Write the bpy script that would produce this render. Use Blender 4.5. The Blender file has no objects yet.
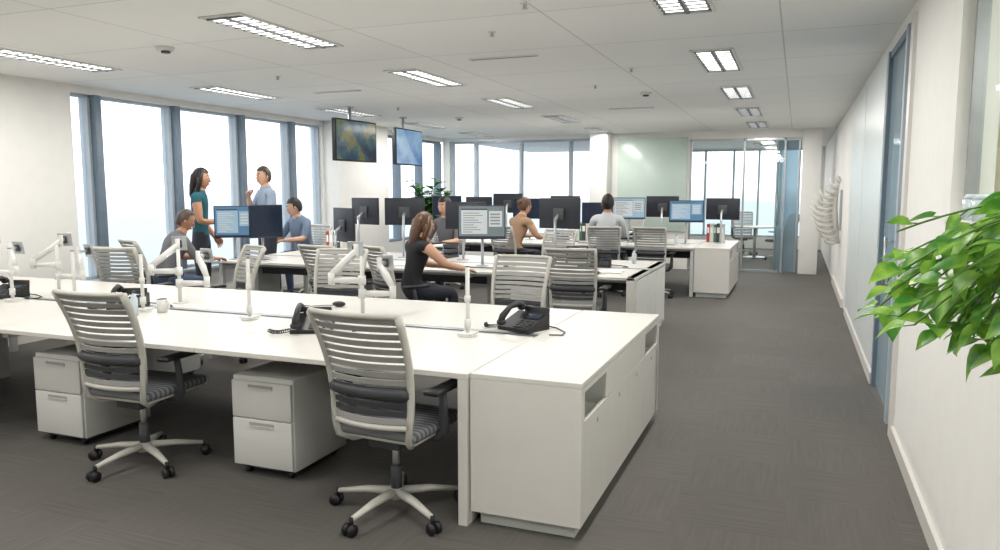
import bpy, bmesh, math, random
from mathutils import Vector, Matrix, Euler
random.seed(7)
SC=bpy.context.scene
COL=bpy.context.collection
rad=math.radians
# ------------------------------------------------------------------ materials
def lin(c):
    r=[]
    for v in c[:3]:
        v=v/255.
        r.append(v/12.92 if v<=.04045 else ((v+.055)/1.055)**2.4)
    return (r[0],r[1],r[2],1)
def mat(name,c,rough=.5,metal=0,var=.04,scale=8,bump=0,emit=0,spec=None,coat=0):
    m=bpy.data.materials.new(name);m.use_nodes=True
    nt=m.node_tree;N=nt.nodes;L=nt.links;b=N["Principled BSDF"]
    b.inputs["Roughness"].default_value=rough;b.inputs["Metallic"].default_value=metal
    if spec is not None:b.inputs["Specular IOR Level"].default_value=spec
    col=lin(c)
    tc=N.new("ShaderNodeTexCoord");no=N.new("ShaderNodeTexNoise");no.inputs["Scale"].default_value=scale;no.inputs["Detail"].default_value=4
    L.new(tc.outputs["Object"],no.inputs["Vector"])
    cr=N.new("ShaderNodeValToRGB")
    cr.color_ramp.elements[0].position=.3;cr.color_ramp.elements[1].position=.7
    cr.color_ramp.elements[0].color=tuple(max(0,x*(1-var*2)) for x in col[:3])+(1,)
    cr.color_ramp.elements[1].color=tuple(min(1,x*(1+var)) for x in col[:3])+(1,)
    L.new(no.outputs["Fac"],cr.inputs[0]);L.new(cr.outputs[0],b.inputs["Base Color"])
    if bump:
        bp=N.new("ShaderNodeBump");bp.inputs["Strength"].default_value=bump;bp.inputs["Distance"].default_value=.004
        L.new(no.outputs["Fac"],bp.inputs["Height"]);L.new(bp.outputs[0],b.inputs["Normal"])
    if emit:
        L.new(cr.outputs[0],b.inputs["Emission Color"]);b.inputs["Emission Strength"].default_value=emit
    return m
def glassmat(name,tint,gl,diff=0,dcol=(200,215,215)):
    m=bpy.data.materials.new(name);m.use_nodes=True
    nt=m.node_tree;N=nt.nodes;L=nt.links;N.clear()
    o=N.new("ShaderNodeOutputMaterial");t=N.new("ShaderNodeBsdfTransparent");t.inputs[0].default_value=lin(tint)
    g=N.new("ShaderNodeBsdfGlossy");g.inputs["Roughness"].default_value=.03;g.inputs[0].default_value=(1,1,1,1)
    mx=N.new("ShaderNodeMixShader")
    if gl<0:mx.inputs[0].default_value=-gl
    else:
        lw=N.new("ShaderNodeLayerWeight");lw.inputs[0].default_value=gl;L.new(lw.outputs["Fresnel"],mx.inputs[0])
    L.new(t.outputs[0],mx.inputs[1]);L.new(g.outputs[0],mx.inputs[2])
    last=mx
    if diff:
        d=N.new("ShaderNodeBsdfDiffuse");d.inputs[0].default_value=lin(dcol)
        m2=N.new("ShaderNodeMixShader");m2.inputs[0].default_value=diff
        L.new(mx.outputs[0],m2.inputs[1]);L.new(d.outputs[0],m2.inputs[2]);last=m2
    L.new(last.outputs[0],o.inputs[0]);return m
def carpet():
    m=bpy.data.materials.new("carpet_tiles");m.use_nodes=True
    nt=m.node_tree;N=nt.nodes;L=nt.links;b=N["Principled BSDF"];b.inputs["Roughness"].default_value=.75;b.inputs["Specular IOR Level"].default_value=.3
    tc=N.new("ShaderNodeTexCoord")
    def streak(sx,sy,lo,hi):
        mp=N.new("ShaderNodeMapping");mp.inputs["Scale"].default_value=(sx,sy,1);L.new(tc.outputs["Object"],mp.inputs[0])
        n1=N.new("ShaderNodeTexNoise");n1.inputs["Scale"].default_value=1;n1.inputs["Detail"].default_value=6;L.new(mp.outputs[0],n1.inputs["Vector"])
        cr=N.new("ShaderNodeValToRGB");cr.color_ramp.elements[0].position=.32;cr.color_ramp.elements[1].position=.68
        cr.color_ramp.elements[0].color=(lo,lo,lo,1);cr.color_ramp.elements[1].color=(hi,hi,hi,1)
        L.new(n1.outputs["Fac"],cr.inputs[0]);return cr
    s1=streak(2.5,60,.84,1.10);s2=streak(50,3,.89,1.06)
    ck=N.new("ShaderNodeTexChecker");ck.inputs["Scale"].default_value=2.0;L.new(tc.outputs["Object"],ck.inputs["Vector"])
    mm=N.new("ShaderNodeMixRGB");L.new(ck.outputs["Fac"],mm.inputs[0]);L.new(s1.outputs[0],mm.inputs[1]);L.new(s2.outputs[0],mm.inputs[2])
    br=N.new("ShaderNodeTexBrick");br.offset=.0;br.inputs["Scale"].default_value=1;br.inputs["Brick Width"].default_value=.5;br.inputs["Row Height"].default_value=.5
    br.inputs["Mortar Size"].default_value=.0;br.inputs["Color1"].default_value=lin((95,92,88));br.inputs["Color2"].default_value=lin((99,96,92))
    L.new(tc.outputs["Object"],br.inputs["Vector"])
    mx=N.new("ShaderNodeMixRGB");mx.blend_type='MULTIPLY';mx.inputs[0].default_value=1
    L.new(br.outputs["Color"],mx.inputs[1]);L.new(mm.outputs[0],mx.inputs[2]);L.new(mx.outputs[0],b.inputs["Base Color"])
    n2=N.new("ShaderNodeTexNoise");n2.inputs["Scale"].default_value=250;L.new(tc.outputs["Object"],n2.inputs["Vector"])
    bp=N.new("ShaderNodeBump");bp.inputs["Strength"].default_value=.4;bp.inputs["Distance"].default_value=.004
    L.new(n2.outputs["Fac"],bp.inputs["Height"]);L.new(bp.outputs[0],b.inputs["Normal"])
    return m
def ceilmat():
    m=bpy.data.materials.new("ceiling_tiles");m.use_nodes=True
    nt=m.node_tree;N=nt.nodes;L=nt.links;b=N["Principled BSDF"];b.inputs["Roughness"].default_value=.9
    tc=N.new("ShaderNodeTexCoord")
    br=N.new("ShaderNodeTexBrick");br.offset=0;br.inputs["Scale"].default_value=1;br.inputs["Brick Width"].default_value=1.43;br.inputs["Row Height"].default_value=1.2
    br.inputs["Mortar Size"].default_value=.006;br.inputs["Mortar Smooth"].default_value=.3
    br.inputs["Color1"].default_value=lin((238,238,236));br.inputs["Color2"].default_value=lin((242,242,240));br.inputs["Mortar"].default_value=lin((200,200,200))
    mp=N.new("ShaderNodeMapping");mp.inputs["Location"].default_value=(.15,.06,0);L.new(tc.outputs["Object"],mp.inputs[0])
    L.new(mp.outputs[0],br.inputs["Vector"]);L.new(br.outputs["Color"],b.inputs["Base Color"])
    return m
def stripes(name,c1,c2,axis,scale):
    m=bpy.data.materials.new(name);m.use_nodes=True
    nt=m.node_tree;N=nt.nodes;L=nt.links;b=N["Principled BSDF"];b.inputs["Roughness"].default_value=.8
    tc=N.new("ShaderNodeTexCoord");w=N.new("ShaderNodeTexWave");w.bands_direction=axis;w.inputs["Scale"].default_value=scale
    L.new(tc.outputs["Object"],w.inputs["Vector"]);cr=N.new("ShaderNodeValToRGB")
    cr.color_ramp.elements[0].position=.42;cr.color_ramp.elements[1].position=.58
    cr.color_ramp.elements[0].color=lin(c1);cr.color_ramp.elements[1].color=lin(c2)
    L.new(w.outputs["Fac"],cr.inputs[0]);L.new(cr.outputs[0],b.inputs["Base Color"]);return m
def tvpic(name,cols,strength,scale):
    m=bpy.data.materials.new(name);m.use_nodes=True
    nt=m.node_tree;N=nt.nodes;L=nt.links;b=N["Principled BSDF"];b.inputs["Roughness"].default_value=.15
    b.inputs["Base Color"].default_value=(.02,.02,.02,1)
    tc=N.new("ShaderNodeTexCoord");no=N.new("ShaderNodeTexNoise");no.inputs["Scale"].default_value=scale;no.inputs["Detail"].default_value=5;no.inputs["Roughness"].default_value=.65
    L.new(tc.outputs["Object"],no.inputs["Vector"]);cr=N.new("ShaderNodeValToRGB");els=cr.color_ramp.elements
    els[0].position=.33;els[0].color=lin(cols[0]);els[1].position=.7;els[1].color=lin(cols[-1])
    for i in range(1,len(cols)-1):
        e=els.new(.33+.37*i/(len(cols)-1));e.color=lin(cols[i])
    L.new(no.outputs["Fac"],cr.inputs[0]);L.new(cr.outputs[0],b.inputs["Emission Color"]);b.inputs["Emission Strength"].default_value=strength
    return m
def leafmat():
    m=bpy.data.materials.new("pothos_leaf");m.use_nodes=True
    nt=m.node_tree;N=nt.nodes;L=nt.links;b=N["Principled BSDF"];b.inputs["Roughness"].default_value=.35
    tc=N.new("ShaderNodeTexCoord");no=N.new("ShaderNodeTexNoise");no.inputs["Scale"].default_value=16;no.inputs["Detail"].default_value=6
    L.new(tc.outputs["Object"],no.inputs["Vector"]);cr=N.new("ShaderNodeValToRGB")
    cr.color_ramp.elements[0].position=.38;cr.color_ramp.elements[0].color=lin((62,134,36))
    cr.color_ramp.elements[1].position=.68;cr.color_ramp.elements[1].color=lin((166,208,86))
    L.new(no.outputs["Fac"],cr.inputs[0]);L.new(cr.outputs[0],b.inputs["Base Color"])
    tr=N.new("ShaderNodeBsdfTranslucent");L.new(cr.outputs[0],tr.inputs[0])
    mx=N.new("ShaderNodeMixShader");mx.inputs[0].default_value=.35
    L.new(b.outputs[0],mx.inputs[1]);L.new(tr.outputs[0],mx.inputs[2]);L.new(mx.outputs[0],N["Material Output"].inputs[0])
    return m
WALL=mat("wall_paint",(236,235,231),.7,var=.01)
CREAM=mat("cream_paint",(232,226,200),.7,var=.02)
CARPET=carpet();CEIL=ceilmat()
WHITE=mat("white_laminate",(222,219,213),.35,var=.01)
WHITE2=mat("white_metal",(222,222,218),.4,var=.01)
LEGM=mat("leg_grey_white",(205,207,205),.4,var=.02)
DARK=mat("black_plastic",(28,29,32),.45,var=.1)
DARKG=mat("dark_grey_plastic",(70,72,76),.5,var=.05)
SLAT=mat("chair_strap_grey",(164,164,160),.6,var=.05)
SLATD=mat("chair_strap_dark",(62,64,68),.7,var=.05)
CFRAME=mat("chair_frame_grey",(198,196,188),.4,var=.03)
SEAT=stripes("chair_seat_stripes",(84,86,92),(126,128,132),'Y',9)
ALU=mat("brushed_aluminium",(190,194,198),.3,metal=.7,var=.04)
LOUV=mat("louver_grey",(120,122,124),.5,var=.02)
MULL=mat("window_frame_blue_grey",(114,130,144),.45,var=.04)
MULLL=mat("window_frame_light",(172,183,192),.45,var=.03)
PANE=glassmat("window_glass",(253,254,255),.06)
PART=glassmat("partition_glass",(248,252,251),-.05)
BOARD=mat("glass_board",(200,216,208),.2,var=.01)
BLUEG=glassmat("blue_glass",(190,208,215),.2,.4,(176,196,206))
FROST=mat("frosted_film",(222,229,229),.3,var=.02)
LAMP=mat("lamp_diffuser",(255,255,250),.5,var=0,emit=3)
GAP=mat("shadow_gap",(110,110,110),.8)
HANDLE=mat("recess_grey",(170,170,168),.6)
BACKM=mat("monitor_back_navy",(34,38,48),.45,var=.05)
def em(name,c,s=.6):return mat(name,c,.2,var=.02,emit=s)
S_G=em("screen_grey",(110,120,124),.3);S_W=em("screen_white",(186,192,195),.3);S_B=em("screen_blue",(80,118,152),.35);S_L=em("screen_line",(130,136,140),.2);S_D=em("screen_bar",(50,60,74),.2);S_LB=em("screen_light_blue",(146,172,190),.3)
SCR1=(S_G,S_W,S_L,S_D);SCR2=(S_B,S_LB,S_W,S_D);SCR3=(S_LB,S_W,S_L,S_B)
SCRD=mat("screen_off",(34,44,64),.2,var=.1)
TV1=tvpic("tv_picture_reef",[(14,30,52),(20,50,76),(34,86,96),(120,110,56),(44,70,60)],.7,3)
TV2=tvpic("tv_picture_blue",[(60,110,165),(104,150,196),(140,178,210),(120,160,190)],.7,3)
LEAF=leafmat()
STEM=mat("green_stem",(96,140,60),.5)
FOL=mat("dark_foliage",(60,120,50),.5,var=.3,scale=12)
POT=mat("ceramic_pot",(215,212,205),.4)
SOIL=mat("soil",(60,45,35),.9,var=.2)
# ------------------------------------------------------------------ mesh builder
class MB:
    def __init__(s):
        s.v=[];s.f=[];s.m=[];s.sm=[];s.mats=[];s.M=Matrix.Identity(4)
    def mi(s,m):
        if m not in s.mats:s.mats.append(m)
        return s.mats.index(m)
    def add(s,vs,fs,m,smooth=False,M=None):
        T=s.M@M if M is not None else s.M
        o=len(s.v);s.v+=[tuple(T@Vector(p)) for p in vs]
        k=s.mi(m)
        for f in fs:
            s.f.append(tuple(o+i for i in f));s.m.append(k);s.sm.append(smooth)
    def box(s,x0,x1,y0,y1,z0,z1,m,bev=0,M=None,seg=2):
        if not bev:
            vs=[(x,y,z) for z in(z0,z1) for y in(y0,y1) for x in(x0,x1)]
            s.add(vs,[(0,2,3,1),(4,5,7,6),(0,1,5,4),(2,6,7,3),(0,4,6,2),(1,3,7,5)],m,False,M);return
        bm=bmesh.new();bmesh.ops.create_cube(bm,size=1)
        for v in bm.verts:v.co=Vector(((x0+x1)/2+v.co.x*(x1-x0),(y0+y1)/2+v.co.y*(y1-y0),(z0+z1)/2+v.co.z*(z1-z0)))
        bmesh.ops.bevel(bm,geom=bm.edges[:]+bm.verts[:],offset=bev,segments=seg,profile=.5,affect='EDGES')
        bm.verts.index_update()
        s.add([v.co[:] for v in bm.verts],[tuple(v.index for v in f.verts) for f in bm.faces],m,seg>1,M);bm.free()
    def tube(s,P,r,m,seg=10,flat=1.,up=None,M=None):
        P=[Vector(p) for p in P];n=len(P)
        if not hasattr(r,'__len__'):r=[r]*n
        vs=[];fs=[];pu=None
        for i in range(n):
            t=(P[min(i+1,n-1)]-P[max(i-1,0)]).normalized()
            if up is not None:u=Vector(up)
            elif pu is None:u=Vector((0,0,1)) if abs(t.z)<.9 else Vector((1,0,0))
            else:u=pu
            a=u-t*u.dot(t)
            if a.length<1e-5:a=Vector((1,0,0))-t*t.x
            a.normalize();pu=a;b=t.cross(a)
            for k in range(seg):
                an=2*math.pi*k/seg
                vs.append(P[i]+a*math.cos(an)*r[i]*flat+b*math.sin(an)*r[i])
        for i in range(n-1):
            for k in range(seg):
                k2=(k+1)%seg
                fs.append((i*seg+k,i*seg+k2,(i+1)*seg+k2,(i+1)*seg+k))
        fs.append(tuple(range(seg))[::-1]);fs.append(tuple((n-1)*seg+k for k in range(seg)))
        s.add(vs,fs,m,True,M)
    def cyl(s,x,y,z0,z1,r,m,seg=16,r2=None):
        s.tube([(x,y,z0),(x,y,z1)],[r,r if r2 is None else r2],m,seg)
        for i in range(len(s.sm)-2,len(s.sm)):s.sm[i]=False
    def ell(s,c,rr,m,M=None,nu=14,nv=9):
        vs=[];fs=[]
        for j in range(nv+1):
            ph=math.pi*j/nv
            for i in range(nu):
                a=2*math.pi*i/nu
                vs.append((c[0]+rr[0]*math.sin(ph)*math.cos(a),c[1]+rr[1]*math.sin(ph)*math.sin(a),c[2]+rr[2]*math.cos(ph)))
        for j in range(nv):
            for i in range(nu):
                i2=(i+1)%nu
                fs.append((j*nu+i,(j+1)*nu+i,(j+1)*nu+i2,j*nu+i2))
        s.add(vs,fs,m,True,M)
    def prism(s,prof,x0,x1,m,M=None):
        n=len(prof)
        vs=[(x0,p[0],p[1]) for p in prof]+[(x1,p[0],p[1]) for p in prof]
        fs=[tuple(range(n)),tuple(range(2*n-1,n-1,-1))]+[(i,i+n,(i+1)%n+n,(i+1)%n) for i in range(n)]
        s.add(vs,fs,m,False,M)
    def mesh(s,name):
        me=bpy.data.meshes.new(name);me.from_pydata(s.v,[],s.f)
        for m in s.mats:me.materials.append(m)
        me.polygons.foreach_set("material_index",s.m);me.polygons.foreach_set("use_smooth",s.sm)
        me.update()
        bm=bmesh.new();bm.from_mesh(me);bmesh.ops.recalc_face_normals(bm,faces=bm.faces);bm.to_mesh(me);bm.free()
        return me
def put(name,me,loc=(0,0,0),rz=0,sc=1,parent=None,rot=None):
    if isinstance(me,MB):me=me.mesh(name)
    o=bpy.data.objects.new(name,me);COL.objects.link(o)
    o.location=loc;o.rotation_euler=rot if rot else (0,0,rad(rz));o.scale=(sc,sc,sc)
    if parent:o.parent=parent
    return o
# ------------------------------------------------------------------ room shell
H=2.7;XL=-7.35;XR=.62;YB=15.3;YF=-2.5;YE=21.6
b=MB();b.box(-7.6,3.2,YF-.2,22,-.1,0,CARPET);put("floor",b)
b=MB();b.box(-7.6,3.2,YF-.2,22,H,H+.15,CEIL);put("ceiling",b)
b=MB()
for (y0,y1,z0,z1) in [(YF,6.05,0,H),(6.05,10.7,0,.55),(6.05,10.7,2.62,H),(12.4,15.3,0,.55),(12.4,15.3,2.62,H),(10.7,12.4,0,H)]:
    b.box(XL-.25,XL,y0,y1,z0,z1,WALL)
put("wall_left",b)
b=MB();b.box(XL,-7.05,10.75,12.35,0,H,WALL,.01);put("structural_column",b)
b=MB();b.box(XL-.05,XL+.12,6.0,10.72,.52,.56,MULLL,.005);put("window_sill",b)
def window(n,axis,fix,a0,a1,z0,z1,muls,fr=.05,dep=.14,m=MULL):
    b=MB()
    def bx(p0,p1,q0,q1,mm,d0,d1):
        if axis=='y':b.box(d0,d1,p0,p1,q0,q1,mm)
        else:b.box(p0,p1,d0,d1,q0,q1,mm)
    d0,d1=fix-dep/2,fix+dep/2
    bx(a0,a1,z0,z0+fr,m,d0,d1);bx(a0,a1,z1-fr*.8,z1,m,d0,d1)
    for p in [a0+fr/2,a1-fr/2]+muls:bx(p-fr/2,p+fr/2,z0+fr,z1-fr*.8,m,d0-.01,d1+.02)
    bx(a0+fr,a1-fr,z0+fr,z1-fr*.8,PANE,fix-.006,fix+.006)
    return put("window_%d"%n,b)
k=1
for (y0,y1) in [(6.05,6.33),(6.43,7.51),(7.61,8.73),(8.83,9.88),(9.98,10.7)]:
    window(k,'y',XL-.12,y0,y1,.56,2.62,[],.035,.1,MULLL);k+=1
b=MB()
for y in (6.38,7.56,8.78,9.93):b.box(XL-.2,XL+.02,y-.045,y+.045,.56,2.62,MULL,.008)
put("window_mullions",b)
window(k,'y',XL-.12,12.42,15.28,.56,2.62,[13.4,14.35]);k+=1
# back wall
b=MB()
for (x0,x1,z0,z1) in [(XL,-7.2,0,H),(-7.2,-3.9,0,.6),(-7.2,-3.9,2.62,H),(-3.9,-3.5,0,H)]:
    b.box(x0,x1,YB,YB+.25,z0,z1,WALL)
b.box(-3.5,-2.0,YB,YB+.12,0,H,WALL)
b.box(-2.0,.05,YB,YB+.12,2.55,H,WALL);put("wall_back",b)
b=MB();b.box(-3.9,-3.55,YB-.45,YB,0,H,WALL,.008);put("corner_pillar",b)
window(k,'x',YB+.12,-7.2,-3.9,.6,2.62,[-6.6,-5.55,-4.45],fr=.05,m=MULLL);k+=1
b=MB();b.box(-3.42,-2.05,YB-.04,YB-.015,.75,2.6,BOARD,.003)
for x in(-3.3,-2.15):
    for z in(.85,2.5):b.tube([(x,YB-.055,z),(x,YB-.01,z)],.014,ALU)
put("glass_whiteboard",b)
# far meeting room
b=MB();b.box(-3.1,-2.95,YB+.25,YE,0,H,WALL);put("wall_meeting_left",b)
b=MB();b.box(-3.1,3.2,YE,YE+.2,0,.3,WALL);b.box(-3.1,3.2,YE,YE+.2,2.66,H,WALL);b.box(.3,3.2,YE,YE+.2,.3,2.66,WALL);put("wall_far",b)
window(k,'x',YE+.08,-2.95,.3,.3,2.66,[-2.4,-1.65,-1.0,-.45],fr=.05,m=MULLL);k+=1
b=MB()
for x in(-2.0,-1.0,-.27):b.box(x,x+.035,YB+.02,YB+.08,0,2.55,ALU)
b.box(-2,.05,YB+.02,YB+.08,2.51,2.55,ALU);b.box(-2,-.3,YB+.03,YB+.07,0,.04,ALU)
b.box(-1.965,-1.0,YB+.045,YB+.057,.04,2.51,PART);b.box(-.965,-.27,YB+.045,YB+.057,.04,2.51,PART)
put("glass_partition",b)
b=MB();b.box(-.45,0,-.006,.006,.02,2.5,BLUEG);b.box(-.46,-.43,-.02,.02,.02,2.5,ALU);b.box(-.03,0,-.02,.02,.02,2.5,ALU)
b.tube([(-.4,-.05,.9),(-.4,-.05,1.5)],.012,ALU);b.tube([(-.4,-.05,.95),(-.4,0,.95)],.008,ALU);b.tube([(-.4,-.05,1.45),(-.4,0,1.45)],.008,ALU)
put("door_1",b,(.02,YB+.05,0),-25)
b=MB();b.box(.05,.38,YB-.1,YB+.3,0,H,WALL,.008);put("meeting_room_pillar",b)
# right wall
b=MB()
b.box(XR,XR+.16,YF,3.8,0,1.42,WALL);b.box(XR-.02,XR+.2,YF,3.8,1.42,1.45,WHITE,.004)
b.box(XR,XR+.16,YF,3.8,2.6,H,WALL)
b.box(XR,XR+.16,3.8,5.2,0,H,WALL);put("wall_right",b)
b=MB();b.box(XR,XR+.16,5.2,6.7,2.62,H,WALL);put("trim_1",b)
b=MB();b.box(XR,XR+.16,6.7,YE,0,H,WALL)
put("wall_right_aisle",b)
b=MB();b.box(XR+.07,XR+.082,YF,3.8,1.46,2.6,PART)
for y in(-.6,1.6,3.77):b.box(XR+.05,XR+.1,y,y+.03,1.46,2.6,ALU)
b.box(XR+.05,XR+.1,YF,3.8,1.451,1.47,ALU);b.box(XR+.05,XR+.1,YF,3.8,2.58,2.6,ALU);put("window_%d"%k,b)
b=MB();b.box(XR+.02,XR+.035,5.62,6.66,.02,2.6,BLUEG)
b.box(XR-.02,XR+.1,5.2,5.32,0,2.62,WHITE);b.box(XR-.01,XR+.08,5.56,5.64,0,2.62,MULLL);b.box(XR-.01,XR+.08,6.62,6.69,0,2.62,MULL);b.box(XR,XR+.07,5.32,6.69,2.57,2.62,MULL)
b.box(XR+.03,XR+.05,5.32,5.56,0,2.6,FROST)
b.tube([(XR-.05,5.75,.9),(XR-.05,5.75,1.25)],.011,ALU);b.tube([(XR-.05,5.75,.93),(XR+.02,5.75,.93)],.008,ALU);b.tube([(XR-.05,5.75,1.22),(XR+.02,5.75,1.22)],.008,ALU)
put("door_2",b)
b=MB()
b.box(XR-.012,XR,6.75,8.6,.12,2.62,FROST);b.box(XR-.012,XR,8.64,10.5,.12,2.62,FROST)
put("frosted_wall_panels",b)
b=MB();b.box(XR-.02,XR,YF,5.2,0,.09,WHITE);b.box(XR-.02,XR,6.7,10.4,0,.09,WHITE);b.box(XR-.03,XR,11,14,0,.12,WHITE);put("baseboard_right",b)
b=MB();b.box(XL,XL+.018,YF,10.7,0,.09,WHITE);put("baseboard_left",b)
b=MB();b.box(XL-.25,3.2,YF-.15,YF,0,H,WALL);put("wall_behind",b)
b=MB();b.box(2.3,2.5,YF,5.5,0,H,CREAM);put("wall_side_room",b)
b=MB();b.box(XR+.16,2.3,5.4,5.5,0,H,CREAM);put("wall_side_room_end",b)
# ------------------------------------------------------------------ ceiling items
def fixture():
    b=MB();w,l=.17,.6
    b.box(-w,w,-l,-l+.02,-.012,0,WHITE2);b.box(-w,w,l-.02,l,-.012,0,WHITE2)
    b.box(-w,-w+.02,-l,l,-.012,0,WHITE2);b.box(w-.02,w,-l,l,-.012,0,WHITE2)
    b.box(-w+.02,w-.02,-l+.02,l-.02,-.004,0,LOUV)
    for x in(-.075,.075):b.box(x-.055,x+.055,-l+.08,l-.08,-.008,-.004,LAMP)
    for i in range(13):
        y=-l+.06+i*(2*l-.12)/12;b.box(-w+.02,w-.02,y-.004,y+.004,-.016,-.008,LOUV)
    b.box(-.012,.012,-l+.02,l-.02,-.016,-.004,LOUV)
    return b.mesh("fix")
FX=fixture()
for cx,ys in [(-.7,[-.1,2.2,4.5,7.05,9.4,11.7,14.0]),(-3.55,[-.3,2.1,4.65,7.05,9.45,11.8,14.2]),(-6.15,[-.1,2.4,4.9,7.3,9.7,12.1,14.4]),(-.9,[17.5,20]),(1.55,[.5,3.2])]:  # last entry: unseen fixtures, added only to brighten the side room behind the glass
    for y in ys:
        o=put("ceiling_light_fixture",FX,(cx,y,H-.001))
        ld=bpy.data.lights.new("tube_light","AREA");ld.shape='RECTANGLE';ld.size=.28;ld.size_y=1.1;ld.energy=23;ld.color=(1,.97,.93)
        lo=bpy.data.objects.new("tube_light",ld);COL.objects.link(lo);lo.parent=o;lo.location=(0,0,-.03)
b=MB();b.cyl(0,0,-.03,0,.06,WHITE2,20,.07);b.cyl(0,0,-.045,-.03,.035,DARKG,16);SD=b.mesh("sd")
for p in [(-4.75,4.8),(-1.7,9.0),(-5,11)]:put("smoke_detector",SD,(p[0],p[1],H))
b=MB()
b.box(-.3,.3,-.02,.02,-.008,0,GAP);b.box(-.31,.31,-.035,-.02,-.01,0,WHITE2);b.box(-.31,.31,.02,.035,-.01,0,WHITE2);V=b.mesh("vent")
for p in [(-2.4,6.2),(-5,7.6),(-2.2,10.6),(-2.3,3.9)]:put("ceiling_air_slot",V,(p[0],p[1],H))
b=MB();b.cyl(0,0,-.03,0,.012,ALU,10);b.cyl(0,0,-.006,0,.03,WHITE2,14);b.cyl(0,0,-.035,-.03,.018,ALU,10);SP=b.mesh("spr")
for p in [(-2.1,5.2),(-1.5,7.2),(-4.9,6.4),(-2.1,8.2),(-1.6,4.5),(-5.2,9.4)]:put("sprinkler_head",SP,(p[0],p[1],H))
# ------------------------------------------------------------------ TVs
def tv(scr):
    b=MB();b.box(-.03,.03,-.47,.47,-.28,.28,DARK,.008);b.box(.03,.033,-.45,.45,-.26,.26,scr)
    b.box(-.06,-.03,-.15,.15,-.12,.12,DARKG);b.tube([(-.08,0,-.1),(-.08,0,H-2.235)],.02,ALU);b.cyl(-.08,0,H-2.25,H-2.235,.06,ALU)
    return b
put("hanging_television",tv(TV1),(-5.68,9.05,2.235),-4);put("hanging_television",tv(TV2),(-5.75,10.7,2.235),2)
# ------------------------------------------------------------------ chairs
def chair_mesh():
    b=MB()
    def yb(z):
        s_=(z-.5)/.53;return -.195-.03*s_-.10*s_*s_+.02*math.sin(s_*math.pi)
    def w(z):return .205+.03*(z-.5)/.53
    def pt(u,z,off=0):
        ww=w(z);return (u*ww,yb(z)-.045*(1-u*u)+off,z)
    zs=[.5+.53*i/10 for i in range(11)]
    for sgn in(-1,1):
        b.tube([pt(sgn,z) for z in zs],[.015]*11,CFRAME,8,1.5,up=(0,1,0))
    us=[-1+2*i/12 for i in range(13)]
    b.tube([pt(u,1.03) for u in us],.014,CFRAME,8)
    b.tube([pt(u,.5) for u in us],.014,CFRAME,8)
    n=14
    for i in range(n):
        z=.53+i*(.475/(n-1));hh=.013;m=SLATD if i in(1,2,3,4) else SLAT
        vs=[];fs=[]
        for u in us:
            for dz,of in((-hh,.004),(hh,.004),(hh,-.004),(-hh,-.004)):
                p=pt(u,z+dz,of);vs.append(p)
        for q in range(len(us)-1):
            for e in range(4):fs.append((q*4+e,q*4+(e+1)%4,(q+1)*4+(e+1)%4,(q+1)*4+e))
        b.add(vs,fs,m,False)
    b.tube([pt(u,.66,-.014) for u in us],.014,DARKG,6,1.8,up=(0,0,1))
    for sg in(-1,1):
        b.tube([(sg*.10,.02,.385),(sg*.16,-.12,.39),(sg*.195,-.19,.43),(sg*.205,-.2,.5),(sg*.21,-.2,.6)],[.017,.018,.018,.016,.012],CFRAME,8)
        b.tube([(sg*.12,.03,.395),(sg*.22,.03,.40),(sg*.262,.02,.44),(sg*.268,.0,.56),(sg*.268,-.01,.635)],[.02,.02,.02,.018,.016],DARKG,8,1.3)
        b.box(sg*.265-.04,sg*.265+.04,-.12,.15,.635,.66,DARK,.011)
    b.box(-.235,.235,-.19,.27,.425,.475,SEAT,.022,seg=3)
    b.box(-.215,.215,-.17,.24,.408,.43,CFRAME,.008)
    b.box(-.235,.235,.245,.285,.415,.462,CFRAME,.018,seg=3)
    b.box(-.09,.09,-.11,.12,.345,.41,DARKG,.015)
    b.tube([(.06,.03,.38),(.2,.05,.375)],.007,DARK,6)
    b.cyl(0,0,.22,.36,.018,ALU);b.cyl(0,0,.10,.24,.028,DARKG)
    b.cyl(0,0,.075,.125,.045,CFRAME,20,.036)
    for i in range(5):
        a=2*math.pi*i/5-.45;c,s_=math.cos(a),math.sin(a)
        b.tube([(c*.03,s_*.03,.105),(c*.16,s_*.16,.098),(c*.31,s_*.31,.075)],[.028,.023,.015],CFRAME,8,.75,up=(0,0,1))
        b.cyl(c*.315,s_*.315,.045,.085,.011,DARK,8)
        px,py=-s_,c
        for q in(-1,1):
            b.tube([(c*.325+px*q*.008,s_*.325+py*q*.008,.029),(c*.325+px*q*.026,s_*.325+py*q*.026,.029)],.029,DARK,16)
    return b.mesh("office_chair")
CH=chair_mesh()
for (x,y,r) in [(-1.77,3.13,-4),(-3.45,3.19,2),(-5.3,3.0,8),
    (-2.06,5.42,178),(-4.95,5.55,150),(-3.75,5.5,190),
    (-4.25,6.45,-12),(-1.93,6.95,3),(-3.6,6.55,-35),(-6.0,5.55,10),(-6.55,6.38,-25),
    (-4.5,9.35,185),(-6.82,9.42,165),(-3.0,9.45,170),
    (-4.0,10.75,-20),(-1.95,11.2,-3),(-2.65,11.1,8),(-5.2,11.0,0),(-2.9,13.9,180)]:
    put("office_chair",CH,(x,y,0),r)
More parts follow.
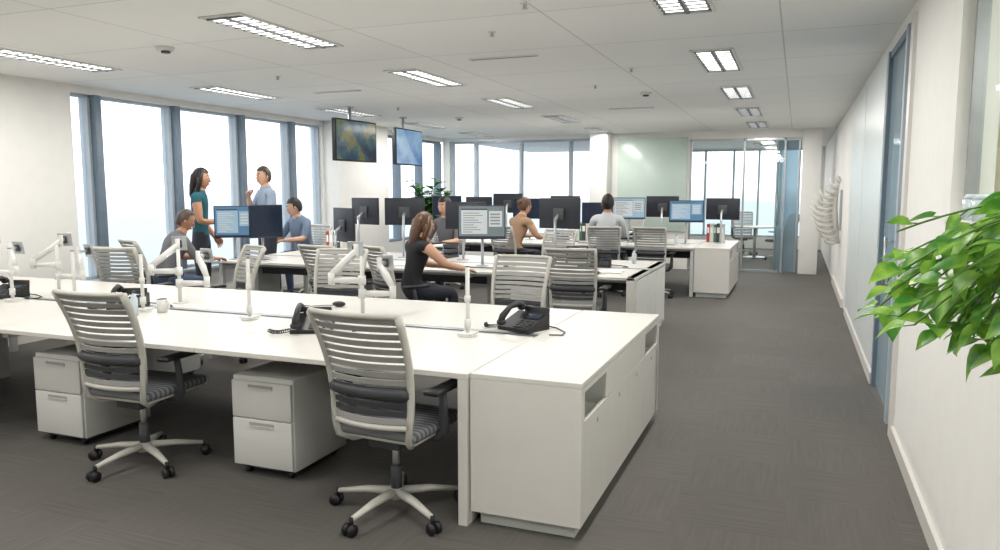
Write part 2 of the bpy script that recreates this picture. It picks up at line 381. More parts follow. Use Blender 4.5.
# ------------------------------------------------------------------ bench desks
def bench(x0,x1,y0,y1,seams):
    b=MB();yc=(y0+y1)/2;T=.73
    ss=[x0]+seams+[x1]
    for i in range(len(ss)-1):
        a,c=ss[i]+.002,ss[i+1]-.002
        b.box(a,c,y0,yc-.06,T-.028,T,WHITE,.003,seg=1);b.box(a,c,yc+.06,y1,T-.028,T,WHITE,.003,seg=1)
    b.box(x0,x1,yc-.055,yc-.02,T-.05,T-.004,ALU);b.box(x0,x1,yc+.02,yc+.055,T-.05,T-.004,ALU);b.box(x0,x1,yc-.02,yc+.02,T-.06,T-.03,DARK)
    b.box(x0+.05,x1-.05,yc-.12,yc+.12,.50,.51,DARKG);b.box(x0+.05,x1-.05,yc-.125,yc-.115,.50,.64,DARKG);b.box(x0+.05,x1-.05,yc+.115,yc+.125,.50,.64,DARKG)
    b.box(x0+.04,x1-.04,y0+.16,y0+.2,T-.07,T-.028,LEGM);b.box(x0+.04,x1-.04,y1-.2,y1-.16,T-.07,T-.028,LEGM)
    for i,x in enumerate(ss):
        end=i in(0,len(ss)-1)
        xa=x+.0 if i==0 else (x-.05 if i==len(ss)-1 else x-.025)
        if end:
            b.box(xa,xa+.05,y0+.04,y0+.1,0.0,T-.028,LEGM,.003,seg=1);b.box(xa,xa+.05,y1-.1,y1-.04,0,T-.028,LEGM,.003,seg=1)
        b.box(xa,xa+.05,y0+.1,y1-.1,T-.08,T-.03,LEGM)
        b.box(xa,xa+.05,yc-.22,yc+.22,0,T-.06,LEGM)
    return b
b=bench(-7.1,-1.375,3.1,5.1,[-6.17,-4.57,-2.97])
b.box(-1.425,-1.38,3.1,3.9,0,.702,WHITE);b.box(-1.425,-1.38,4.3,5.1,0,.702,WHITE)
put("bench_desk",b)
b=bench(-6.45,-1.42,7.15,8.95,[-5.0,-3.2])
b.box(-1.5,-1.42,7.15,8.95,0,.73,WHITE,.003,seg=1)
b.box(-1.42,-1.412,7.2,7.75,.06,.69,WHITE2);b.box(-1.42,-1.412,7.77,8.33,.06,.69,WHITE2);b.box(-1.42,-1.412,8.35,8.9,.06,.69,WHITE2)
put("bench_desk",b)
put("bench_desk",bench(-6.1,-1.39,11.3,13.2,[-4.75,-3.1]))
def credenza(L,W=.53):
    b=MB();T=.73
    b.box(0,W,0,L,T-.025,T,WHITE,.003,seg=1)
    b.box(0.03,W-.04,.05,L-.05,0,.07,LEGM)
    b.box(0,W-.02,0,.02,.07,T-.025,WHITE);b.box(0,W-.02,L-.02,L,.07,T-.025,WHITE)
    b.box(0,.02,.02,L-.02,.07,T-.025,WHITE);b.box(.02,W-.02,.02,L-.02,.07,.09,WHITE)
    b.box(.02,W-.02,.02,L-.02,.5,.515,WHITE2)
    x0,x1=W-.02,W
    c1=(.05,.46);c2=(L-.5,L-.08)
    b.box(x0,x1,0,c1[0],.07,T-.027,WHITE);b.box(x0,x1,c1[1],c2[0],.55,T-.027,WHITE);b.box(x0,x1,c2[1],L,.07,T-.027,WHITE)
    for c in(c1,c2):
        b.box(x0,x1,c[0],c[1],.68,T-.027,WHITE)
        b.box(.2,x0,c[0]-.012,c[0],.515,T-.027,WHITE2);b.box(.2,x0,c[1],c[1]+.012,.515,T-.027,WHITE2)
        b.box(.2,.21,c[0],c[1],.515,T-.027,GAP)
    n=4;seg=(L-.1)/n
    for i in range(n):
        b.box(x0,x1,.05+i*seg+.002,.05+(i+1)*seg-.002,.07,.546,WHITE,.002,seg=1)
        b.box(x1,x1+.003,.05+(i+.5)*seg-.008,.05+(i+.5)*seg+.008,.48,.50,HANDLE)
    return b
put("credenza",credenza(1.98),(-1.37,3.12,0))
put("credenza",credenza(1.85,.5),(-1.38,11.33,0))
def pedestal():
    b=MB();w,d,h=.4,.52,.56
    b.box(0,w,0.02,d,.05,h,WHITE2,.006);b.box(.03,w-.03,.05,d-.03,.03,.05,DARKG)
    for (z0,z1) in((.06,.325),(.33,.535)):
        b.box(.006,w-.006,0,.022,z0,z1,WHITE2,.004)
        b.box(w*.3,w*.7,-.003,0.004,z1-.035,z1-.016,HANDLE)
        b.box(w*.3,w*.7,-.008,0.0,z1-.038,z1-.033,WHITE)
    for x in(.06,w-.06):
        for y in(.06,d-.06):b.tube([(x-.012,y,.02),(x+.012,y,.02)],.02,DARK,12);b.cyl(x,y,.02,.05,.008,DARK,8)
    return b.mesh("ped")
PD=pedestal()
for p in [(-2.86,3.24,0),(-4.4,3.24,0),(-6.0,3.24,0),(-3.1,4.98,180),(-1.48,4.98,180),(-4.7,4.98,180),(-5.2,7.3,0),(-2.75,7.3,0),(-2.9,11.45,0)]:
    put("drawer_pedestal",PD,(p[0],p[1],0),p[2])
# ------------------------------------------------------------------ desk things
def pole():
    b=MB();b.cyl(0,0,0,.012,.055,WHITE2,24);b.cyl(0,0,.012,.40,.012,WHITE2,14);b.cyl(0,0,.05,.10,.02,WHITE2,16);b.cyl(0,0,.40,.405,.013,DARKG,14)
    b.box(-.045,.045,-.05,.06,.012,.022,WHITE2,.003);b.cyl(0,0,.2,.235,.018,WHITE2,14)
    return b.mesh("pole")
def arm():
    b=MB();b.cyl(0,0,0,.012,.05,WHITE2,24);b.cyl(0,0,.012,.40,.013,WHITE2,14)
    def one(sg,z,k):
        b.cyl(0,0,z-.03,z+.03,.026,WHITE2,16)
        e=(sg*.20,.03*k,z);b.tube([(0,0,z),e],[.022,.018],WHITE2,10);b.cyl(e[0],e[1],z-.03,z+.05,.022,WHITE2,16)
        q=(sg*.02+.06*sg,.14,z+.19)
        b.tube([(e[0],e[1],z+.04),((e[0]+q[0])/2,.09,z+.12),q],[.02,.024,.016],WHITE2,10)
        b.tube([(e[0],e[1],z+.02),(q[0],q[1]-.01,z+.15)],[.009,.009],ALU,8)
        b.cyl(q[0],q[1],q[2]-.05,q[2]+.04,.017,WHITE2,12)
        b.tube([q,(q[0]+sg*.03,q[1]+.07,q[2])],.013,ALU,8)
        M=Matrix.Translation((q[0]+sg*.03,q[1]+.08,q[2]))@Matrix.Rotation(-.25*sg,4,'Z')@Matrix.Rotation(.2,4,'X')
        b.box(-.055,.055,-.004,.004,-.055,.055,ALU,.003,M=M);b.box(-.02,.02,-.02,-.004,-.03,.03,DARKG,.004,M=M)
    one(1,.15,1);one(-1,.24,-1)
    return b.mesh("arm")
PO=pole();AR=arm()
for p in [(-1.74,3.93),(-3.29,3.93),(-4.2,3.93),(-4.85,3.93),(-5.5,3.93)]:put("monitor_arm_pole",PO,(p[0],p[1],.73))
for (x,y,r) in [(-2.68,4.32,15),(-4.25,4.32,15),(-5.5,4.32,10),(-6.3,4.32,20)]:put("monitor_arm",AR,(x,y,.73),r)
def phone():
    b=MB()
    b.prism([(-.10,0),(.10,0),(.10,.085),(.085,.09),(-.10,.022)],-.10,.12,DARK)
    ang=math.atan2(.068,.185);M=Matrix.Translation((0,-.10,.022))@Matrix.Rotation(ang,4,'X')
    b.box(.0,.105,.12,.18,0,.006,SCRD,.002,M=M)
    for i in range(4):
        for j in range(3):b.box(.0+j*.034,.024+j*.034,.015+i*.024,.03+i*.024,0,.006,DARKG,.002,M=M,seg=1)
    b.tube([(-.065,.0,.03),(-.065,.02,.055),(-.065,.1,.075),(-.065,.17,.06),(-.065,.2,.03)],[.022,.02,.015,.02,.024],DARK,10,M=M)
    b.ell((-.065,.0,.028),(.03,.026,.02),DARK,M=M);b.ell((-.065,.195,.028),(.03,.026,.02),DARK,M=M)
    b.box(-.06,.10,.08,.12,.0,.13,DARK,.006,M=Matrix.Rotation(-.1,4,'X'))
    P=[]
    for i in range(60):
        t=i/59;P.append((-.1-.12*t+.012*math.cos(i*1.3),-.06-.06*math.sin(t*3),.016+.010*math.sin(i*1.3)))
    b.tube(P,.003,DARK,5)
    b.tube([(.05,.1,.02),(.15,.13,.006),(.26,.06,.005),(.3,-.02,.005),(.24,-.06,.005)],.004,DARK,6)
    return b.mesh("phone")
PH=phone()
for (x,y,r) in [(-2.68,3.74,25),(-1.52,4.25,-20),(-4.45,4.02,30),(-5.75,4.05,10),(-2.0,8.1,10),(-3.6,11.9,0)]:put("desk_phone",PH,(x,y,.731),r,1.05)
def monitor(w,h,scr,back=BACKM):
    def f(zc):
        b=MB();b.box(-w/2,w/2,-.012,.02,zc-h/2,zc+h/2,back,.006)
        x0,x1,z0,z1=-w/2+.012,w/2-.012,zc-h/2+.015,zc+h/2-.012
        if isinstance(scr,tuple):
            bg,wi,li,ba=scr;W=x1-x0;Hh=z1-z0
            def r(a,c,d,e,m,l):b.box(x0+W*a,x0+W*c,-.0145-.0004*l,-.012,z0+Hh*d,z0+Hh*e,m)
            r(0,1,0,1,bg,0);r(0,1,0,.05,ba,1);r(.05,.62,.12,.92,wi,1);r(.05,.62,.88,.92,ba,2);r(.66,.95,.35,.85,wi,1)
            for i in range(9):r(.09,.30+.25*((i*37)%10)/10,.17+i*.075,.195+i*.075,li,2)
            for i in range(4):r(.69,.90,.42+i*.1,.47+i*.1,li,2)
        else:b.box(x0,x1,-.0145,-.012,z0,z1,scr)
        b.box(-.07,.07,.02,.045,zc-.08,zc+.06,DARKG,.01)
        b.tube([(0,.04,zc-.02),(0,.1,zc-.06),(0,.12,zc-.12)],[.02,.018,.018],ALU,8)
        b.cyl(0,.12,0,zc-.06,.016,ALU,12);b.cyl(0,.12,0,.012,.07,ALU,20)
        b.box(-.07,.07,.06,.18,0,.008,ALU,.003)
        return b
    return f
def mon(x,y,zc,r,w,h,scr,back=BACKM):put("computer_monitor",monitor(w,h,scr,back)(zc-.73),(x,y,.73),r)
mon(-6.28,7.28,1.19,38,.44,.38,SCR2)
mon(-6.02,7.55,1.19,62,.42,.40,SCRD)
mon(-4.95,7.62,1.16,150,.50,.40,SCR2)
mon(-3.2,7.62,1.22,20,.52,.37,SCR1)
mon(-5.15,8.42,1.30,160,.52,.34,SCR2);mon(-4.6,8.45,1.30,200,.50,.34,SCR2)
mon(-2.55,8.4,1.30,170,.52,.35,SCR3)
mon(-3.75,8.42,1.26,190,.5,.33,SCR1)
for (x,r,s,z) in [(-5.7,10,SCRD,1.3),(-5.3,175,SCRD,1.28),(-4.75,190,SCRD,1.34),(-4.2,5,SCRD,1.26),(-3.7,180,SCR2,1.3),(-3.0,10,SCRD,1.2),(-2.5,10,SCR3,1.28),(-2.05,185,SCRD,1.3),(-1.6,8,SCR2,1.24),(-1.1,175,SCRD,1.27)]:
    mon(x,12.0 if r<90 else 12.5,z,r,.52,.34,s)
def keyboard():
    b=MB();b.box(-.21,.21,-.065,.065,0,.015,WHITE2,.005)
    for j in range(5):
        for i in range(14):b.box(-.2+i*.0285,-.176+i*.0285,-.055+j*.022,-.037+j*.022,.015,.019,DARKG)
    return b.mesh("kb")
KB=keyboard()
for p in [(-6.0,7.3),(-3.15,7.38),(-5.0,7.36),(-2.1,7.42),(-3.0,11.55),(-1.9,11.6)]:put("keyboard",KB,(p[0],p[1],.731))
def mug(c):
    b=MB();b.tube([(0,0,0),(0,0,.09)],[.034,.038],c,20);b.cyl(0,0,.0895,.091,.033,SOIL,16)
    b.tube([(.036,0,.02),(.06,0,.03),(.064,0,.055),(.056,0,.075),(.036,0,.08)],.006,c,8);return b
CUPB=mat("mug_blue",(80,110,140),.4);PAP=mat("paper",(245,245,242),.8,var=.01);BOT=mat("bottle_plastic",(205,218,224),.2);RED=mat("folder_red",(170,60,50),.5);GRN=mat("folder_green",(70,130,100),.5)
put("coffee_mug",mug(WHITE2),(-4.05,3.95,.731));put("coffee_mug",mug(CUPB),(-2.5,7.9,.731));put("coffee_mug",mug(WHITE2),(-5.4,7.5,.731))
b=MB();b.tube([(0,0,0),(0,0,.15),(0,0,.18),(0,0,.20)],[.032,.032,.014,.013],BOT,16);b.cyl(0,0,.2,.22,.015,DARKG,12);BT=b.mesh("bt")
for p in [(-1.72,8.6),(-4.12,3.78),(-5.5,7.6),(-1.7,11.7)]:put("water_bottle",BT,(p[0],p[1],.731),0,.75)
b=MB()
for i in range(6):b.box(-.105,.105,-.15,.15,i*.002,i*.002+.0018,PAP,M=Matrix.Rotation(random.uniform(-.2,.2),4,'Z'))
PP=b.mesh("pp")
for p in [(-1.75,7.6,10),(-4.2,7.5,30),(-2.3,11.6,5),(-5.6,8.25,40),(-2.6,7.35,70),(-3.9,7.9,10)]:put("paper_stack",PP,(p[0],p[1],.731),p[2])
b=MB();b.ell((0,0,.02),(.03,.05,.02),DARK);b.tube([(0,.045,.008),(.02,.12,.004),(-.04,.2,.004),(.0,.3,.004)],.0025,DARK,6);MO=b.mesh("mouse")
for p in [(-3.05,4.6,100),(-2.87,7.5,0),(-1.83,7.3,0)]:put("computer_mouse",MO,(p[0],p[1],.731),p[2])
def organiser():
    b=MB()
    for z in(0,.07,.14):
        b.box(-.13,.13,-.17,.17,z,z+.004,DARKG);b.box(-.13,-.126,-.17,.17,z,z+.04,DARKG);b.box(.126,.13,-.17,.17,z,z+.04,DARKG);b.box(-.126,.126,.166,.17,z,z+.04,DARKG)
        b.box(-.105,.105,-.15,.15,z+.004,z+.02,PAP)
    for x in(-.128,.128):
        for y in(-.165,.165):b.cyl(x,y,0,.15,.004,ALU,6)
    return b.mesh("org")
OG=organiser()
for p in [(-2.35,8.45,15),(-4.1,8.5,-10),(-2.6,12.4,0)]:put("paper_tray",OG,(p[0],p[1],.731),p[2])
def binders():
    b=MB();x=0
    for c,w_,h_ in[(RED,.05,.29),(WHITE,.06,.3),(GRN,.04,.28),(DARKG,.07,.3),(WHITE,.05,.29)]:
        b.box(x,x+w_-.003,0,.22,0,h_,c,.003,seg=1);b.box(x+.01,x+w_-.012,-.001,.0,.15,.24,PAP);x+=w_
    return b.mesh("bind")
BI=binders()
for p in [(-1.35,12.6,0),(-3.5,12.3,0),(-5.85,8.55,0)]:put("row_of_binders",BI,(p[0],p[1],.731),p[2])
b=MB();b.tube([(0,0,0),(0,0,.08)],[.028,.034],BOT,18);b.tube([(0,0,.08),(0,0,.10)],[.034,.02],BOT,18);GT=b.mesh("gt")
for y in(3.25,3.42):put("glass_jar",GT,(XR+.012,y,1.451))
# ------------------------------------------------------------------ far meeting furniture
b=MB();b.cyl(0,0,.7,.73,.45,WHITE,32);b.cyl(0,0,.02,.7,.035,ALU);b.cyl(0,0,0,.02,.25,ALU,28);put("round_meeting_table",b,(-.9,18.6,0))
put("office_chair",CH,(-.3,18.0,0),60);put("office_chair",CH,(-1.2,19.4,0),190)
# sculpture
b=MB()
b.tube([(-.02,0,-.5),(-.10,.02,-.2),(-.12,.02,.1),(-.05,0,.5)],[.02,.06,.06,.012],WHITE,8)
for i in range(12):
    t=i/11;z=-.46+t*.92;L=.26*math.sin(math.pi*min(1,t*.8+.2))+.06
    cx=-.04-.08*math.sin(math.pi*t)
    for dy in(-.7,.7):
        b.tube([(cx,0,z),(cx-L*.35,dy*L*.3,z-.035),(cx-L*.75,dy*L*.6,z-.01),(cx-L,dy*L*.8,z+.10)],[.036,.044,.032,.003],WHITE,8,.8)
b.box(-.03,.0,-.05,.05,-.3,.3,ALU)
put("feather_wall_sculpture",b,(XR-.002,12.4,1.27))
# ------------------------------------------------------------------ plants
def leaf(b,M,L,m,W=.62,fold=.25,curl=.35):
    rows=[0,.08,.2,.38,.58,.78,.92,1.0];wd=[.05,.34,.5,.50,.38,.20,.07,.0]
    vs=[];fs=[]
    for t,w in zip(rows,wd):
        back=-.10 if 0<t<.15 else 0
        for u in(-1,-.5,0,.5,1):
            x=u*w*W*L*1.5;y=(t+back*abs(u))*L
            z=fold*abs(x)-curl*L*t*t
            vs.append((x,y,z))
    for i in range(len(rows)-1):
        for j in range(4):fs.append((i*5+j,i*5+j+1,(i+1)*5+j+1,(i+1)*5+j))
    b.add(vs,fs,m,True,M)
def frame(pos,direc,up):
    y=Vector(direc).normalized();z=Vector(up);z=(z-y*z.dot(y)).normalized();x=y.cross(z)
    M=Matrix((x,y,z)).transposed().to_4x4();M.translation=Vector(pos);return M
rp=random.Random(5)
b=MB()
b.box(-.075,.075,-.35,.30,0,.13,POT,.012);b.box(-.065,.065,-.33,.28,.125,.132,SOIL)
for i in range(46):
    y0=rp.uniform(-.3,.27);st=Vector((rp.uniform(-.05,.0),y0,.12))
    reach=rp.uniform(.02,.37);drop=-.27+.66*reach*rp.uniform(.3,1)+rp.uniform(-.06,.06)
    e=Vector((-.12-reach,y0+rp.uniform(-.05,.12),.0+drop))
    mid=(st+e)/2+Vector((-.03,0,.03+rp.uniform(0,.04)))
    P=[]
    for q in range(9):
        t=q/8;P.append(st*(1-t)**2+mid*2*t*(1-t)+e*t*t)
    b.tube(P,[.0028]*9,STEM,5)
    for q in (3,4,5,6,7,8):
        if rp.random()<.25:continue
        p=P[q];d=(P[q]-P[q-1]).normalized()
        if p.x>-.12:continue
        ld=Vector((-.35+rp.uniform(-.9,.35),rp.uniform(-.8,.9),rp.uniform(-.75,.1)))
        pe=p+ld.normalized()*.025
        b.tube([p,pe],.0016,STEM,4)
        leaf(b,frame(pe,ld,(rp.uniform(-.6,.1),rp.uniform(-.9,.1),1)),rp.uniform(.055,.098),LEAF,rp.uniform(.42,.55),rp.uniform(.1,.45),rp.uniform(.1,.5))
put("potted_pothos",b,(XR+.085,2.15,1.451))
b=MB();b.tube([(0,0,0),(0,0,.35)],[.14,.18],POT,20);b.cyl(0,0,.35,.352,.16,SOIL)
for i in range(12):
    a=rp.uniform(0,6.28);r=rp.uniform(.1,.38);h=rp.uniform(1.1,1.6)
    P=[(0,0,.35),(r*.2*math.cos(a),r*.2*math.sin(a),.8),(r*math.cos(a),r*math.sin(a),h)]
    b.tube(P,[.012,.009,.005],STEM,6)
    for q in range(18):
        t=.45+.55*q/17;pp=Vector(P[1]).lerp(Vector(P[2]),max(0,(t-.3)/.7));aa=rp.uniform(0,6.28)
        d=Vector((math.cos(aa),math.sin(aa),rp.uniform(-.2,.8)))
        leaf(b,frame(pp,d,(0,0,1)),rp.uniform(.16,.24),FOL,.3)
FP=b.mesh("fp")
put("potted_indoor_tree",FP,(-6.5,12.85,0),0,1.14)
# ------------------------------------------------------------------ people
SKIN=mat("skin",(214,168,140),.5,var=.04);SKIN2=mat("skin_tan",(190,140,110),.5,var=.04)
HB=mat("hair_black",(32,26,24),.5,var=.2,scale=40);HBL=mat("hair_brown",(98,68,46),.5,var=.2,scale=40);HG=mat("hair_grey_brown",(80,66,58),.5,var=.2,scale=40)
EYEW=mat("eye_white",(235,232,228),.3);EYED=mat("eye_iris",(50,36,28),.2);LIP=mat("lips",(170,100,92),.4)
SHOE=mat("shoe_black",(30,28,28),.4);TROU=mat("trousers_dark",(44,46,56),.8);JEAN=mat("jeans",(60,76,104),.8)
TEAL=mat("top_teal",(20,84,96),.8);BLK=mat("top_black",(26,26,30),.8);SHB=mat("shirt_grey_blue",(146,160,178),.8);SHG=mat("tshirt_blue_grey",(112,128,150),.8)
SHGR=mat("shirt_grey",(112,110,114),.8);SHW=mat("shirt_white",(204,207,210),.8);TAN=mat("dress_tan",(170,136,108),.8)
def head_mesh(skin,hair,style):
    b=MB();nu,nv=24,18;vs=[];fs=[]
    for j in range(nv+1):
        ph=math.pi*j/nv
        for i in range(nu):
            a=2*math.pi*i/nu
            x=math.sin(ph)*math.cos(a);y=math.sin(ph)*math.sin(a);z=math.cos(ph)
            wx=.076;wy=.095;wz=.118
            if z<0:wx*=1-.32*(-z)**1.3;wy*=1-.12*(-z)
            X=x*wx;Y=y*wy;Z=z*wz
            if y>0:
                Y*=.96
                if z<-.45:Y+=.014*(-z)
                if abs(x)<.55 and -.05<z<.25:Y-=.006*(1-abs(x)/.55)
            vs.append((X,Y,Z))
    for j in range(nv):
        for i in range(nu):
            i2=(i+1)%nu;fs.append((j*nu+i,(j+1)*nu+i,(j+1)*nu+i2,j*nu+i2))
    b.add(vs,fs,skin,True)
    b.tube([(0,.086,.02),(0,.097,-.012),(0,.102,-.03),(0,.088,-.04)],[.006,.009,.012,.007],skin,8)
    for s in(-1,1):
        b.ell((s*.03,.083,.012),(.013,.008,.008),EYEW,nu=10,nv=6);b.ell((s*.03,.089,.012),(.006,.004,.006),EYED,nu=8,nv=6)
        b.tube([(s*.014,.094,.034),(s*.03,.093,.04),(s*.047,.083,.034)],.0035,hair,6)
        b.ell((s*.077,-.002,-.005),(.010,.018,.030),skin,nu=10,nv=8)
    b.ell((0,.086,-.058),(.024,.008,.006),LIP,nu=12,nv=6);b.ell((0,.084,-.066),(.018,.008,.005),LIP,nu=12,nv=6)
    vs=[];fs=[];nv2=26
    for j in range(nv2+1):
        ph=math.pi*j/nv2
        for i in range(nu):
            a=2*math.pi*i/nu
            vs.append((math.sin(ph)*math.cos(a)*.085,math.sin(ph)*math.sin(a)*.106-.006,math.cos(ph)*.124+.010))
    for j in range(nv2):
        for i in range(nu):
            i2=(i+1)%nu;q=[(j*nu+i),((j+1)*nu+i),((j+1)*nu+i2),(j*nu+i2)]
            c=sum((Vector(vs[k]) for k in q),Vector())/4
            yy=c.y
            lim=.066 if yy>.045 else(.066-(.045-yy)*.9 if yy>.01 else (-.02 if yy>-.02 else -.075))
            if style=='bald_front' and yy>-.01:lim+=.035
            if c.z>lim:fs.append(tuple(q))
    b.add(vs,fs,hair,True)
    if style=='long':
        b.tube([(0,-.02,.09),(0,-.07,.03),(0,-.088,-.08),(0,-.10,-.19),(0,-.09,-.27)],[.06,.085,.085,.075,.035],hair,14,.6,up=(0,1,0))
        for s in(-1,1):b.tube([(s*.05,.03,.09),(s*.084,.02,.0),(s*.086,-.01,-.1),(s*.07,-.03,-.2)],[.02,.026,.03,.014],hair,8)
    if style=='bun':
        b.ell((0,-.115,.03),(.04,.035,.04),hair);
    return b
def hand(b,wr,direc,nrm,skin,side,curl=.5):
    M=frame(wr,direc,nrm)
    b.ell((0,.05,0),(.040,.056,.016),skin,M=M,nu=12,nv=8)
    b.tube([(0,-.02,0),(0,.03,0)],[.026,.032],skin,10,.6,M=M)
    for i,(x,L) in enumerate([(-.029,.064),(-.010,.074),(.010,.070),(.028,.054)]):
        P=[Vector((x,.075,0))];a=0
        for k in range(3):
            a+=curl*(.5 if k==0 else .7);seg=L*(.45,.32,.25)[k]
            P.append(P[-1]+Vector((x*.1,math.cos(a)*seg,-math.sin(a)*seg)))
        b.tube(P,[.0095,.009,.0082,.0065],skin,6,M=M)
    s=side
    b.tube([(s*.02,.02,-.002),(s*.05,.05,-.010),(s*.056,.078,-.022),(s*.05,.1,-.03)],[.014,.012,.010,.007],skin,6,M=M)
def person(name,loc,rz,J,skin,hair,style,top,pants,sleeve=.5,scale=1,headrot=(0,0,0),curl=.5,skirt=None,narrow=1.,palm=None):
    e=bpy.data.objects.new(name,None);COL.objects.link(e);e.location=loc;e.rotation_euler=(0,0,rad(rz));e.scale=(scale,)*3
    D=dict(pel=(0,0,.95),wai=(0,0,1.08),che=(0,0,1.26),uch=(0,0,1.38),nek=(0,.01,1.48),hdb=(0,.02,1.55),
      shl=(-.175,0,1.415),ell=(-.23,-.02,1.13),wrl=(-.23,.08,.88),shr=(.175,0,1.415),elr=(.23,-.02,1.13),wrr=(.23,.08,.88),
      hil=(-.095,0,.88),knl=(-.105,.02,.50),anl=(-.105,-.02,.09),tol=(-.12,.12,.035),
      hir=(.095,0,.88),knr=(.105,.02,.50),anr=(.105,-.02,.09),tor=(.12,.12,.035))
    D.update(J);K=list(D)
    Rr=dict(pel=.15,wai=.125,che=.145,uch=.115,nek=.060,hdb=.054,sh=.064,el=.045,wr=.029,hi=.098,kn=.066,an=.045,to=.04)
    E=[('pel','wai','top'),('wai','che','top'),('che','uch','top'),('uch','nek','neck'),('nek','hdb','skin')]
    for s in 'lr':
        E+=[('uch','sh'+s,'top'),('sh'+s,'el'+s,'arm'),('el'+s,'wr'+s,'fore'),('pel','hi'+s,'pants'),('hi'+s,'kn'+s,'pants'),('kn'+s,'an'+s,'shin'),('an'+s,'to'+s,'shoe')]
    me=bpy.data.meshes.new("sk");me.from_pydata([D[k] for k in K],[(K.index(a),K.index(c)) for a,c,_ in E],[])
    o=bpy.data.objects.new("sk",me);COL.objects.link(o)
    md=o.modifiers.new("s","SKIN");md.use_smooth_shade=True
    for i,k in enumerate(K):
        r=Rr.get(k,Rr.get(k[:2]));
        if k in('pel','wai','che','uch'):r*=narrow
        sv=me.skin_vertices[0].data[i];sv.radius=(r*(1.12 if k in('pel','che','wai')else 1),r*(.82 if k in('pel','che','wai','uch') else 1));sv.use_root=(k=='pel')
    sb=o.modifiers.new("u","SUBSURF");sb.levels=2;sb.render_levels=2
    dg=bpy.context.evaluated_depsgraph_get();m2=bpy.data.meshes.new_from_object(o.evaluated_get(dg));bpy.data.objects.remove(o)
    m2.name="body";m2.materials.clear()
    for mm in(top,pants,skin,SHOE):m2.materials.append(mm)
    for p in m2.polygons:
        c=p.center;best=9;bt=0;bk=''
        for a,d,t in E:
            A=Vector(D[a]);B=Vector(D[d]);AB=B-A;u=max(0,min(1,(c-A).dot(AB)/AB.length_squared));dd=(c-(A+AB*u)).length
            rr=Rr.get(a,Rr.get(a[:2]))*(1-u)+Rr.get(d,Rr.get(d[:2]))*u
            if dd/rr<best:best=dd/rr;bt=u;bk=t
        mi={'top':0,'pants':1,'skin':2,'shoe':3}.get(bk,0)
        if bk=='neck':mi=0 if bt<.35 else 2
        if bk=='arm':mi=0 if bt<sleeve*2 else 2
        if bk=='fore':mi=0 if bt<sleeve*2-1 else 2
        if bk=='shin':mi=(1 if skirt is None else 2)
        p.material_index=mi;p.use_smooth=True
    ob=bpy.data.objects.new("body",m2);COL.objects.link(ob);ob.parent=e
    hb=head_mesh(skin,hair,style)
    ho=put("head",hb,Vector(D['hdb'])+Vector((0,.015,.068)),parent=e,rot=tuple(rad(a) for a in headrot))
    b=MB()
    for s,sg in(('l',1),('r',-1)):
        wr=Vector(D['wr'+s]);d=(wr-Vector(D['el'+s])).normalized()
        nr=palm if palm else (sg*-1,.2,0) 
        if abs(d.z)<.6 :nr=(0,0,1)
        hand(b,wr,d,nr,skin,1 if s=='l' else -1,curl)
    put("hands",b,parent=e)
    return e
def sit(lean=0,**kw):
    d=dict(pel=(0,-.02,.58),wai=(0,-.01+lean*.25,.70),che=(0,0+lean*.6,.88),uch=(0,lean*.85,1.0),nek=(0,.01+lean*1.05,1.09),hdb=(0,.03+lean*1.15,1.155),
      shl=(-.175,lean*.85,1.025),ell=(-.23,.12+lean*.9,.80),wrl=(-.16,.36+lean*.9,.79),shr=(.175,lean*.85,1.025),elr=(.23,.12+lean*.9,.80),wrr=(.16,.36+lean*.9,.79),
      hil=(-.10,.03,.555),knl=(-.13,.42,.545),anl=(-.13,.38,.10),tol=(-.14,.52,.04),hir=(.10,.03,.555),knr=(.13,.42,.545),anr=(.13,.38,.10),tor=(.14,.52,.04))
    d.update(kw);return d
person("standing_woman",(-6.90,7.40,0),-60,dict(elr=(.22,.05,1.12),wrr=(.10,.22,1.12),ell=(-.21,-.03,1.13),wrl=(-.2,.12,.92)),SKIN2,HB,'long',TEAL,TROU,.12,1.055,(0,0,-8),.6,narrow=.85)
person("standing_man",(-6.85,8.62,0),150,dict(elr=(.24,.12,1.14),wrr=(.08,.2,1.36),ell=(-.24,.05,1.14),wrl=(-.10,.22,1.14)),SKIN,HG,'short',SHB,TROU,.8,1.085,(0,0,15),.9)
person("seated_man",(-6.55,6.40,0),-25,sit(.22),SKIN2,HG,'bald_front',SHGR,JEAN,.45,1,(-25,0,-25))
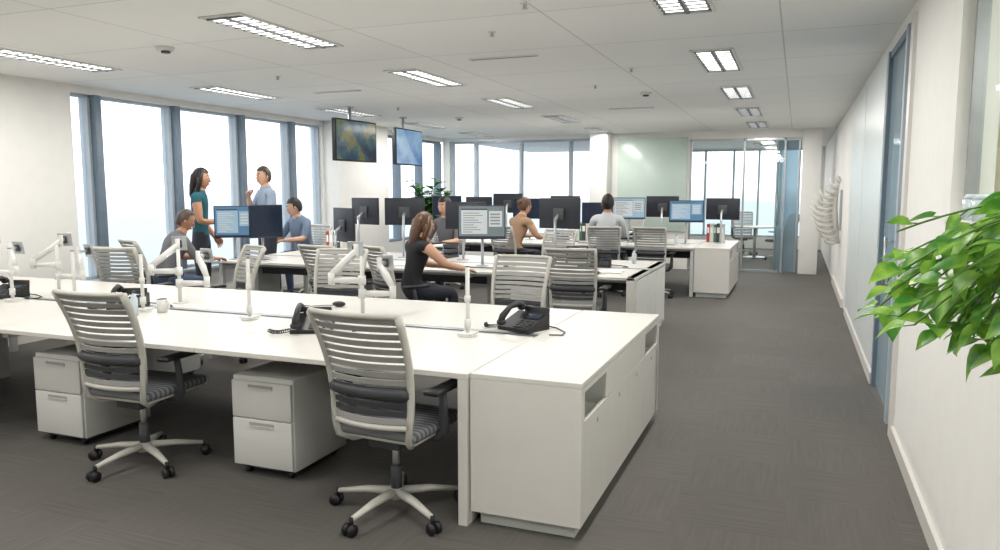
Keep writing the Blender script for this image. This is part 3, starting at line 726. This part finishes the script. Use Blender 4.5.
person("seated_man",(-6.82,9.45,0),165,sit(.12),SKIN,HB,'short',SHG,JEAN,.45,1.08,(-15,0,-30))
person("seated_woman",(-3.55,6.62,0),-35,sit(.10,elr=(.30,.24,.84),wrr=(.28,.46,.79),wrl=(-.02,.46,.79),ell=(-.2,.25,.82)),SKIN,HBL,'long',BLK,TROU,.03,1.0,(-5,0,-10),.3,narrow=.88)
person("seated_man",(-4.45,9.45,0),170,sit(.05),SKIN,HB,'short',SHGR,JEAN,.45,1.1,(-8,0,0))
person("seated_woman",(-4.0,10.75,0),-30,sit(.15),SKIN,HBL,'bun',TAN,TROU,.1,1.08,(-15,0,0),narrow=.88)
person("seated_man",(-2.62,11.05,0),8,sit(.0),SKIN2,HB,'short',SHW,JEAN,.6,1.12,(0,0,0))
# ------------------------------------------------------------------ light
w=bpy.data.worlds.new("sky");SC.world=w;w.use_nodes=True;nt=w.node_tree;N=nt.nodes;L=nt.links
bg=N["Background"];tc=N.new("ShaderNodeTexCoord");sx=N.new("ShaderNodeSeparateXYZ");cr=N.new("ShaderNodeValToRGB")
mr=N.new("ShaderNodeMapRange");mr.inputs[1].default_value=-.4;mr.inputs[2].default_value=.4
L.new(tc.outputs["Generated"],sx.inputs[0]);L.new(sx.outputs["Z"],mr.inputs[0]);L.new(mr.outputs[0],cr.inputs[0])
e=cr.color_ramp.elements;e[0].position=.0;e[0].color=lin((136,150,160));e[1].position=1;e[1].color=lin((254,253,252))
x=e.new(.40);x.color=lin((158,171,179));x=e.new(.48);x.color=lin((168,178,185));x=e.new(.505);x.color=lin((236,240,243))
L.new(cr.outputs[0],bg.inputs[0]);bg.inputs[1].default_value=2.5
# ------------------------------------------------------------------ camera
cd=bpy.data.cameras.new("camera");cd.sensor_width=36;cd.lens=36*.756;cd.clip_start=.05
co=bpy.data.objects.new("camera",cd);COL.objects.link(co);co.location=(0,0,1.566);co.rotation_euler=(rad(90-6.4),0,rad(21.4));SC.camera=co
SC.view_settings.view_transform='Standard';SC.view_settings.look='None';SC.view_settings.exposure=.12
